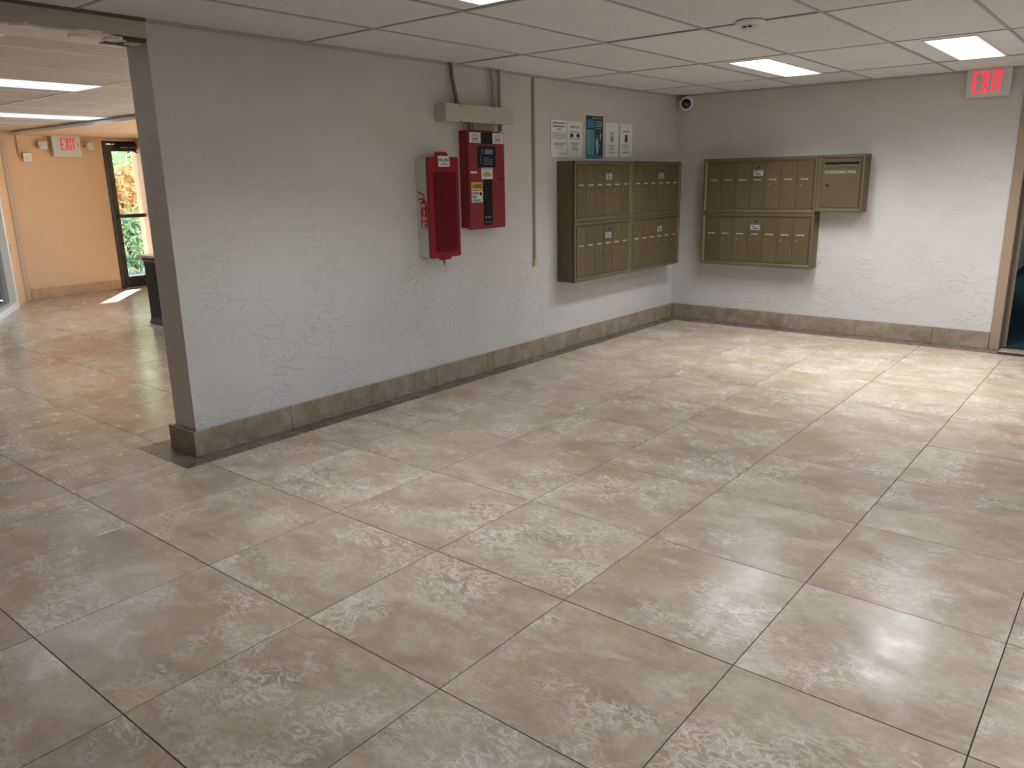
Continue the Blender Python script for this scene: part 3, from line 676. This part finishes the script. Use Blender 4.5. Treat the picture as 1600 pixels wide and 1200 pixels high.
MB().cyl((.163, -.089, .080), (0, -1, 0), .008, .0006, 12).box(.180, .215, -.0896, -.089, .082, .086).box(.180, .215, -.0896, -.089, .072, .076).box(.152, .226, -.0896, -.089, .048, .050).box(.152, .226, -.0896, -.089, .040, .042).build('strip_print', M['ink_g'], st)
MB().cyl((.335, -.088, .340), (0, -1, 0), .009, .004, 14).build('key_lock', M['black'], dd)

# ---- wiring trough above it
t = empty('wiring_trough', (.001, -3.365, 1.775), WALLA, label='beige rectangular metal wiring trough above the red alarm panel', cat='electrical box')
MB().bbox(0, .69, -.098, 0, 0, .105, .002).build('box', M['trough'], t)
MB().bbox(-.001, .691, -.103, -.099, -.003, .108, .0015).build('cover', M['trough'], t)
for x in (.14, .48):
    for z in (.006, .100): MB().cyl((x, -.102, z), (0, -1, 0), .006, .003, 10).build('screw', M['conduit_g'], t)
for x in (.30, .62): MB().cyl((x, -.04, -.048), (0, 0, 1), .014, .049, 14).build('nipple', M['conduit_g'], t)
MB().box(.34, .56, -.03, 0, -.045, -.001).build('wall_patch_plate', M['conduit'], t)
# ---- conduits from ceiling
def pipe(name, label, y, pts, r, m, z0, nuts=True):
    t = empty(name, (.0, y, z0), WALLA, label=label, cat='conduit')
    MB().tube(pts, r, 12).build('pipe', M[m], t)
    if nuts: MB().cyl((pts[0][0], pts[0][1], 0), (0, 0, 1), r*1.7, .014, 12).build('locknut', M[m], t)
pipe('conduit', 'dark grey flexible conduit dropping from the ceiling to the trough left end', -3.215, [(.02, -.045, 0), (.012, -.045, .06), (.0, -.04, .12), (-.006, -.03, .19), (-.004, -.025, .262)], .013, 'conduit_g', 1.882)
pipe('conduit', 'left one of the thin beige conduits from ceiling to trough', -2.805, [(.0, -.03, 0), (.0, -.03, .16), (-.004, -.022, .262)], .010, 'conduit', 1.882)
pipe('conduit', 'right one of the thin beige conduits from ceiling to trough', -2.735, [(.0, -.03, 0), (.001, -.03, .12), (.012, -.022, .262)], .012, 'conduit', 1.882)
# raceway
t = empty('raceway', (.0, -2.31, .735), WALLA, label='thin vertical brown surface raceway running down the wall to a small fitting', cat='cable raceway')
MB().bbox(-.013, .013, -.014, 0, .05, H-.735-.014, .003).build('channel', M['raceway'], t)
MB().bbox(-.01, .026, -.022, 0, 0, .06, .003).build('end_fitting', M['trough'], t)
MB().tube([(-.016, -.012, .05), (-.016, -.012, .015), (-.016, -.01, -.01)], .006, 8).build('cable_stub', M['trough'], t)

# ---- notices
def notice(y0_, y1_, z0_, z1_, label, m='paper', group='paper notices above the mailboxes', name='notice', cat='notice', rot=0):
    t = empty(name, (.0035, (y0_+y1_)/2, z0_), WALLA, label=label, cat=cat, group=group)
    t.rotation_euler = (0, rot, WALLA)
    w_ = (y1_-y0_)/2; hh = z1_-z0_; n = 6
    V = []; Fq = []
    for i in range(n+1):
        z = hh*i/n; yy = -.0012*math.sin(PI*i/n)-.0008
        V += [(-w_, yy, z), (w_, yy, z), (w_, yy+.0005, z), (-w_, yy+.0005, z)]
    for i in range(n):
        for k in range(4): Fq.append((i*4+k, i*4+(k+1) % 4, i*4+4+(k+1) % 4, i*4+4+k))
    Fq += [(3, 2, 1, 0), (n*4, n*4+1, n*4+2, n*4+3)]
    MB().add(V, Fq).build('sheet', M[m], t)
    return t, w_, hh
def bars(t, L, m, name='printed_lines', y=-.0024):
    mb = MB()
    for (x0, x1, z0, z1) in L: mb.box(x0, x1, y-.0004, y, z0, z1)
    return mb.build(name, M[m], t)
def words(x0, x1, z, h, seed, wmin=.008, wmax=.024, gap=.004):
    r = random.Random(seed); out = []; x = x0
    while x < x1-.004:
        w_ = min(r.uniform(wmin, wmax), x1-x); out.append((x, x+w_, z, z+h)); x += w_+gap
    return out
t, w_, hh = notice(-2.082, -1.870, 1.562, 1.841, 'white notice with red heading lines and dense text, leftmost above the mailboxes')
bars(t, words(-.082, .082, .252, .010, 1)+words(-.080, .080, .227, .010, 2), 'ink_r', 'red_heading')
bars(t, words(-.030, .032, .204, .010, 3), 'ink_g', 'subheading')
bars(t, sum([words(-.092, .092, .182-.0105*i, .004, 5+i, gap=.003) for i in range(5)], [])+words(-.02, .02, .128, .004, 31)+words(-.085, .09, .104, .004, 32), 'ink_g')
bars(t, words(-.075, .070, .096, .005, 33)+words(-.07, .07, .086, .005, 34), 'ink_r', 'red_lines')
bars(t, words(-.05, .05, .066, .005, 35)+words(.0, .09, .022, .005, 36), 'ink_g', 'small_print')
t, w_, hh = notice(-1.862, -1.650, 1.561, 1.840, 'white IMPORTANT notice with a boxed black picture, second from left')
text_part('IMPORTANT', -.066, .066, .226, .242, -.0024, M['ink_g'], t, 'heading', .02, .0004)
bars(t, [(-.066, .066, .196, .200), (-.066, .066, .142, .146), (-.066, -.062, .146, .196), (.062, .066, .146, .196)], 'ink', 'picture_border')
pc = MB()
for cx_, s in ((-.042, 1), (.040, -1)): pc.prism([(cx_-s*.02, .155)[::1], (cx_+s*.012, .157), (cx_+s*.022, .172), (cx_+s*.006, .186), (cx_-s*.02, .182)][::s], -.0029, -.0024)
pc.build('picture', M['ink'], t)
bars(t, words(-.066, .066, .108, .005, 41)+words(-.036, .038, .094, .005, 42)+words(-.03, .03, .084, .003, 43)+words(-.046, .046, .068, .006, 44)+words(-.04, .036, .055, .005, 45), 'ink')
t, w_, hh = notice(-1.598, -1.336, 1.552, 1.897, 'blue and navy poster with pale text column, tallest sheet in the row', 'poster_navy', 'paper notices above the mailboxes', 'poster', 'poster')
bars(t, [(-w_-.008, w_+.006, -.006, 0), (-w_-.008, w_+.006, hh, hh+.005), (-w_-.008, -w_, 0, hh), (w_, w_+.006, 0, hh)], 'paper', 'white_edge', -.0006)
bars(t, [(-w_+.002, w_-.002, .002, .030)], 'poster_blue', 'bottom_band')
bars(t, [(-.120, .0, .032, .232)], 'poster_teal', 'text_column')
bars(t, sum([words(-.085, -.008, .216-.0145*i, .004, 60+i) for i in range(12)], []), 'poster_navy', 'column_print', -.0029)
bars(t, [(-.11, .0, .245, .312)], 'poster_blue', 'picture_block')
bars(t, words(.01, .112, .294, .008, 80)+words(.012, .11, .276, .008, 81)+words(.012, .11, .258, .008, 82)+words(.012, .11, .242, .005, 83)+words(-.04, .11, .322, .006, 84)+words(.03, .12, .012, .006, 85)+words(-.11, -.03, .012, .006, 86), 'poster_pale', 'heading_print')
MB().prism([(.018, .15), (.026, .09), (.03, .045), (.045, .035), (.062, .06), (.055, .10), (.058, .155), (.045, .16), (.042, .195), (.036, .195), (.034, .16)], -.0029, -.0024).prism([(.08, .16), (.095, .155), (.10, .205), (.086, .21)], -.0029, -.0024).prism([(.068, .10), (.08, .125), (.086, .12), (.078, .095)], -.0029, -.0024).build('picture_figures', M['poster_pale'], t)
t, w_, hh = notice(-1.300, -1.090, 1.568, 1.852, 'white notice with a round prohibition symbol, just right of the poster')
bars(t, words(-.028, .030, .196, .010, 90)+words(-.024, .024, .186, .006, 91), 'ink_g', 'heading')
rg = MB(); cz = .150
for k in range(20):
    a0, a1 = 2*PI*k/20, 2*PI*(k+1)/20; c0, s0, c1, s1 = math.cos(a0), math.sin(a0), math.cos(a1), math.sin(a1)
    rg.prism([(.028*c0, cz+.030*s0), (.028*c1, cz+.030*s1), (.021*c1, cz+.023*s1), (.021*c0, cz+.023*s0)], -.0029, -.0024)
rg.prism([(-.018, cz+.016), (-.014, cz+.02), (.019, cz-.014), (.015, cz-.018)], -.003, -.0024); rg.prism([(-.004, cz-.015), (.006, cz-.015), (.004, cz+.015), (-.005, cz+.015)], -.0029, -.0024)
rg.build('prohibition_symbol', M['ink'], t)
bars(t, words(-.068, .066, .096, .004, 92)+words(-.045, .042, .084, .004, 93)+words(-.045, .042, .073, .004, 94)+words(-.06, .06, .061, .004, 95)+words(-.046, .042, .038, .005, 96), 'ink')
t, w_, hh = notice(-1.062, -.852, 1.570, 1.852, 'white notice with a small dark reddish picture, rightmost sheet by the corner')
bars(t, words(-.065, .065, .213, .008, 97), 'ink_g', 'heading')
MB().prism([(-.02, .128), (.0, .122), (.018, .13), (.024, .158), (.016, .186), (.004, .192), (-.014, .188), (-.024, .162)], -.0029, -.0024).build('picture', mat('dark_maroon_ink', (.07, .03, .05), .6), t)
bars(t, words(-.045, .055, .106, .004, 98)+words(-.065, .065, .09, .004, 99)+words(-.065, .065, .084, .003, 100)+words(-.04, .04, .064, .004, 101)+words(-.025, .035, .049, .004, 102)+words(-.055, .05, .034, .006, 103), 'ink')

# ---- dome camera in the corner
t = empty('dome_camera', (.115, -.002, 2.072), 0, label='white dome security camera with dark lens high in the room corner', cat='security camera')
ax = Vector((.35, -1, -.18)).normalized()
MB().bbox(-.05, .05, -.03, 0, -.045, .06, .004).build('mount', M['white'], t)
c0 = Vector((0, -.03, .0))
MB().lathe(c0, ax, [(.0, -.01), (.055, -.01), (.066, .015), (.066, .045), (.060, .058), (.046, .064), (.044, .058)]).build('housing', M['white'], t)
MB().lathe(c0, ax, [(.044, .056), (.042, .066), (.034, .078), (.020, .086), (.0, .089)]).build('lens_dome', M['dome'], t)
MB().cyl(c0+ax*.086, ax, .012, .004, 14).build('lens_glint', M['lcd'], t)

# ---- smoke detector
t = empty('smoke_detector', (2.05, -3.17, H-.03), 0, label='round white smoke detector on the lobby ceiling grid', cat='smoke detector')
MB().lathe((0, 0, .031), (0, 0, -1), [(.0, 0), (.072, .0), (.075, .008), (.066, .016), (.045, .018), (.040, .038), (.034, .044), (.0, .045)]).build('housing', M['white'], t)
for a in (math.radians(-68), math.radians(-105)):
    MB().bbox(-.009, .009, -.003, .003, -.004, .004, .001).build('sensor_slot', M['black'], t).matrix_local = Matrix.Translation((.0415*math.cos(a), .0415*math.sin(a), .001)) @ Matrix.Rotation(a+PI/2, 4, 'Z')

# ---- exit signs
def exit_letters(parent, m, x0, z0, hh, lw, pitch, y, st):
    def pth(ch, ox):
        w_ = lw; s = st
        if ch == 'E': return [rect(ox, ox+s, z0, z0+hh), rect(ox+s, ox+w_, z0, z0+s*.8), rect(ox+s, ox+w_*.85, z0+hh/2-s*.4, z0+hh/2+s*.4), rect(ox+s, ox+w_, z0+hh-s*.8, z0+hh)]
        if ch == 'X': return [[(ox, z0), (ox+s*1.1, z0), (ox+w_, z0+hh), (ox+w_-s*1.1, z0+hh)], [(ox+w_-s*1.1, z0), (ox+w_, z0), (ox+s*1.1, z0+hh), (ox, z0+hh)]]
        if ch == 'I': return [rect(ox+w_*.3, ox+w_*.3+s, z0, z0+hh)]
        if ch == 'T': return [rect(ox+w_/2-s/2, ox+w_/2+s/2, z0, z0+hh-s*.8), rect(ox, ox+w_, z0+hh-s*.8, z0+hh)]
    for k, ch in enumerate('EXIT'):
        mb = MB()
        for i, P in enumerate(pth(ch, x0+pitch[k])): mb.prism(P, y-.0012-.0003*i, y)
        mb.build('letter', m, parent)
t = empty('exit_sign', (2.482, -.001, 1.945), 0, label='white EXIT sign with glowing red letters above the corridor doorway', cat='exit sign')
MB().bbox(.0, .29, -.05, 0, 0, .198, .004).build('housing', M['exit_w'], t)
MB().bbox(.004, .30, -.056, -.05, -.004, .202, .002).build('face_plate', M['exit_w'], t)
MB().box(.01, .28, -.045, -.005, .198, .2).build('top_cap', M['ink_g'], t)
exit_letters(t, M['exit_red'], .045, .028, .152, .054, (0, .060, .114, .148), -.056, .0185)
t = empty('exit_sign', (XF+.05, -2.84, 1.785), WALLA, label='white EXIT sign with red letters and arrow on the peach far wall', cat='exit sign')
MB().bbox(.0, .335, -.035, .045, 0, .265, .004).build('housing', M['exit_w'], t)
MB().bbox(-.004, .339, -.040, -.035, -.004, .269, .002).build('face_plate', M['exit_w'], t)
exit_letters(t, M['exit_red_soft'], .095, .075, .15, .052, (0, .055, .098, .130), -.040, .016)
MB().prism([(.290, .125), (.300, .125), (.312, .150), (.300, .175), (.290, .175), (.302, .150)], -.0415, -.040).build('arrow', M['exit_red_soft'], t)
# emergency lamp heads
def lamp(y, label, rot):
    t = empty('emergency_lamp', (XF+.03, y, 1.90), WALLA, label=label, cat='emergency light')
    MB().bbox(-.06, .06, -.05, .03, -.045, .055, .008).build('head', M['white'], t)
    MB().bbox(-.045, .045, -.056, -.05, -.03, .04, .004).build('lamp_lens', M['exit_w'], t)
    MB().box(rot*.05, rot*.115, -.01, .005, -.035, -.028).box(rot*.05, rot*.115, -.01, .005, .022, .029).build('bracket', M['white'], t)
for y_, l_, r_ in ((-2.945, 'square emergency lamp head left of the far EXIT sign', 1), (-2.385, 'tilted emergency lamp head right of the far EXIT sign', -1)):
    mb_t = empty('emergency_lamp', (XF+.001, y_, 1.92), WALLA, label=l_, cat='emergency light')
    MB().bbox(-.05, .05, -.07, -.02, -.045, .05, .008).build('head', M['white'], mb_t)
    MB().bbox(-.038, .038, -.075, -.07, -.03, .037, .003).build('lamp_lens', M['exit_w'], mb_t)
    MB().box(min(0, r_*.09), max(0, r_*.09), -.03, -.0, -.03, -.02).box(min(0, r_*.09), max(0, r_*.09), -.03, 0, .022, .032).build('bracket', M['white'], mb_t)
    if r_ < 0: mb_t.rotation_euler = (0, 0, WALLA+.5)
# junction box with conduit on the far wall
t = empty('junction_box', (XF+.001, -3.14, 1.72), WALLA, label='small grey square junction box high on the peach far wall', cat='electrical box')
MB().bbox(-.05, .05, -.04, 0, 0, .105, .004).build('box', M['white'], t)
MB().cyl((0, -.04, .05), (0, -1, 0), .006, .002, 10).build('screw', M['ink_g'], t)
t = empty('conduit', (XF+.001, -3.20, 1.76), WALLA, label='thin painted cable conduit beside the grey junction box on the far wall', cat='conduit')
MB().tube([(.01, -.012, -.02), (-.01, -.012, .01), (-.02, -.012, .06), (-.022, -.012, .273)], .011, 10).build('pipe', M['orange'], t)
# wall socket plate on shopfront wall
t = empty('socket_plate', (P0[0]+.868*.53, P0[1]-.497*.53, .63), ANG, label='small cream socket plate on the narrow peach wall by the shopfront', cat='socket')
t.rotation_euler = (0, 0, ANG+PI)
MB().bbox(-.04, .04, -.008, 0, 0, .11, .002).build('plate', M['cream'], t)
MB().box(-.012, .012, -.0095, -.008, .02, .045).box(-.012, .012, -.0095, -.008, .065, .09).build('outlet', M['exit_w'], t)

# ---- charcoal desk with fluted end, partly hidden by the wall end
t = empty('desk', (-4.26, -3.36, 0), 0, label='charcoal fluted wooden desk with pale top behind the wall end', cat='desk')
def pilaster(x0):
    p = MB(); w_ = .27
    p.box(x0, x0+w_, .012, .30, .07, .63)
    n = 6; fwid = w_/n
    for i in range(n): p.cyl((x0+fwid*(i+.5), .014, .075), (0, 0, 1), fwid*.36, .55, 10)
    pp = p.build('leg', M['desk'], t)
    q = MB(); q.bbox(x0-.008, x0+w_+.008, -.01, .31, 0, .035, .004).bbox(x0-.004, x0+w_+.004, -.002, .305, .035, .055, .004).bbox(x0, x0+w_, .004, .30, .055, .075, .004); q.build('plinth', M['desk'], pp)
    q = MB(); q.bbox(x0-.002, x0+w_+.002, .002, .30, .625, .65, .004).bbox(x0-.008, x0+w_+.008, -.008, .31, .662, .69, .004); q.build('capital', M['desk'], pp)
    MB().box(x0-.006, x0+w_+.006, -.006, .305, .651, .661).build('fillet', M['desktop'], pp)
pilaster(0); pilaster(1.2)
MB().bbox(.27, 1.2, .06, .09, .10, .65, .003).build('front_panel', M['desk'], t)
MB().bbox(-.05, 1.52, -.035, .75, .692, .715, .004).build('desk_top', M['desktop'], t)
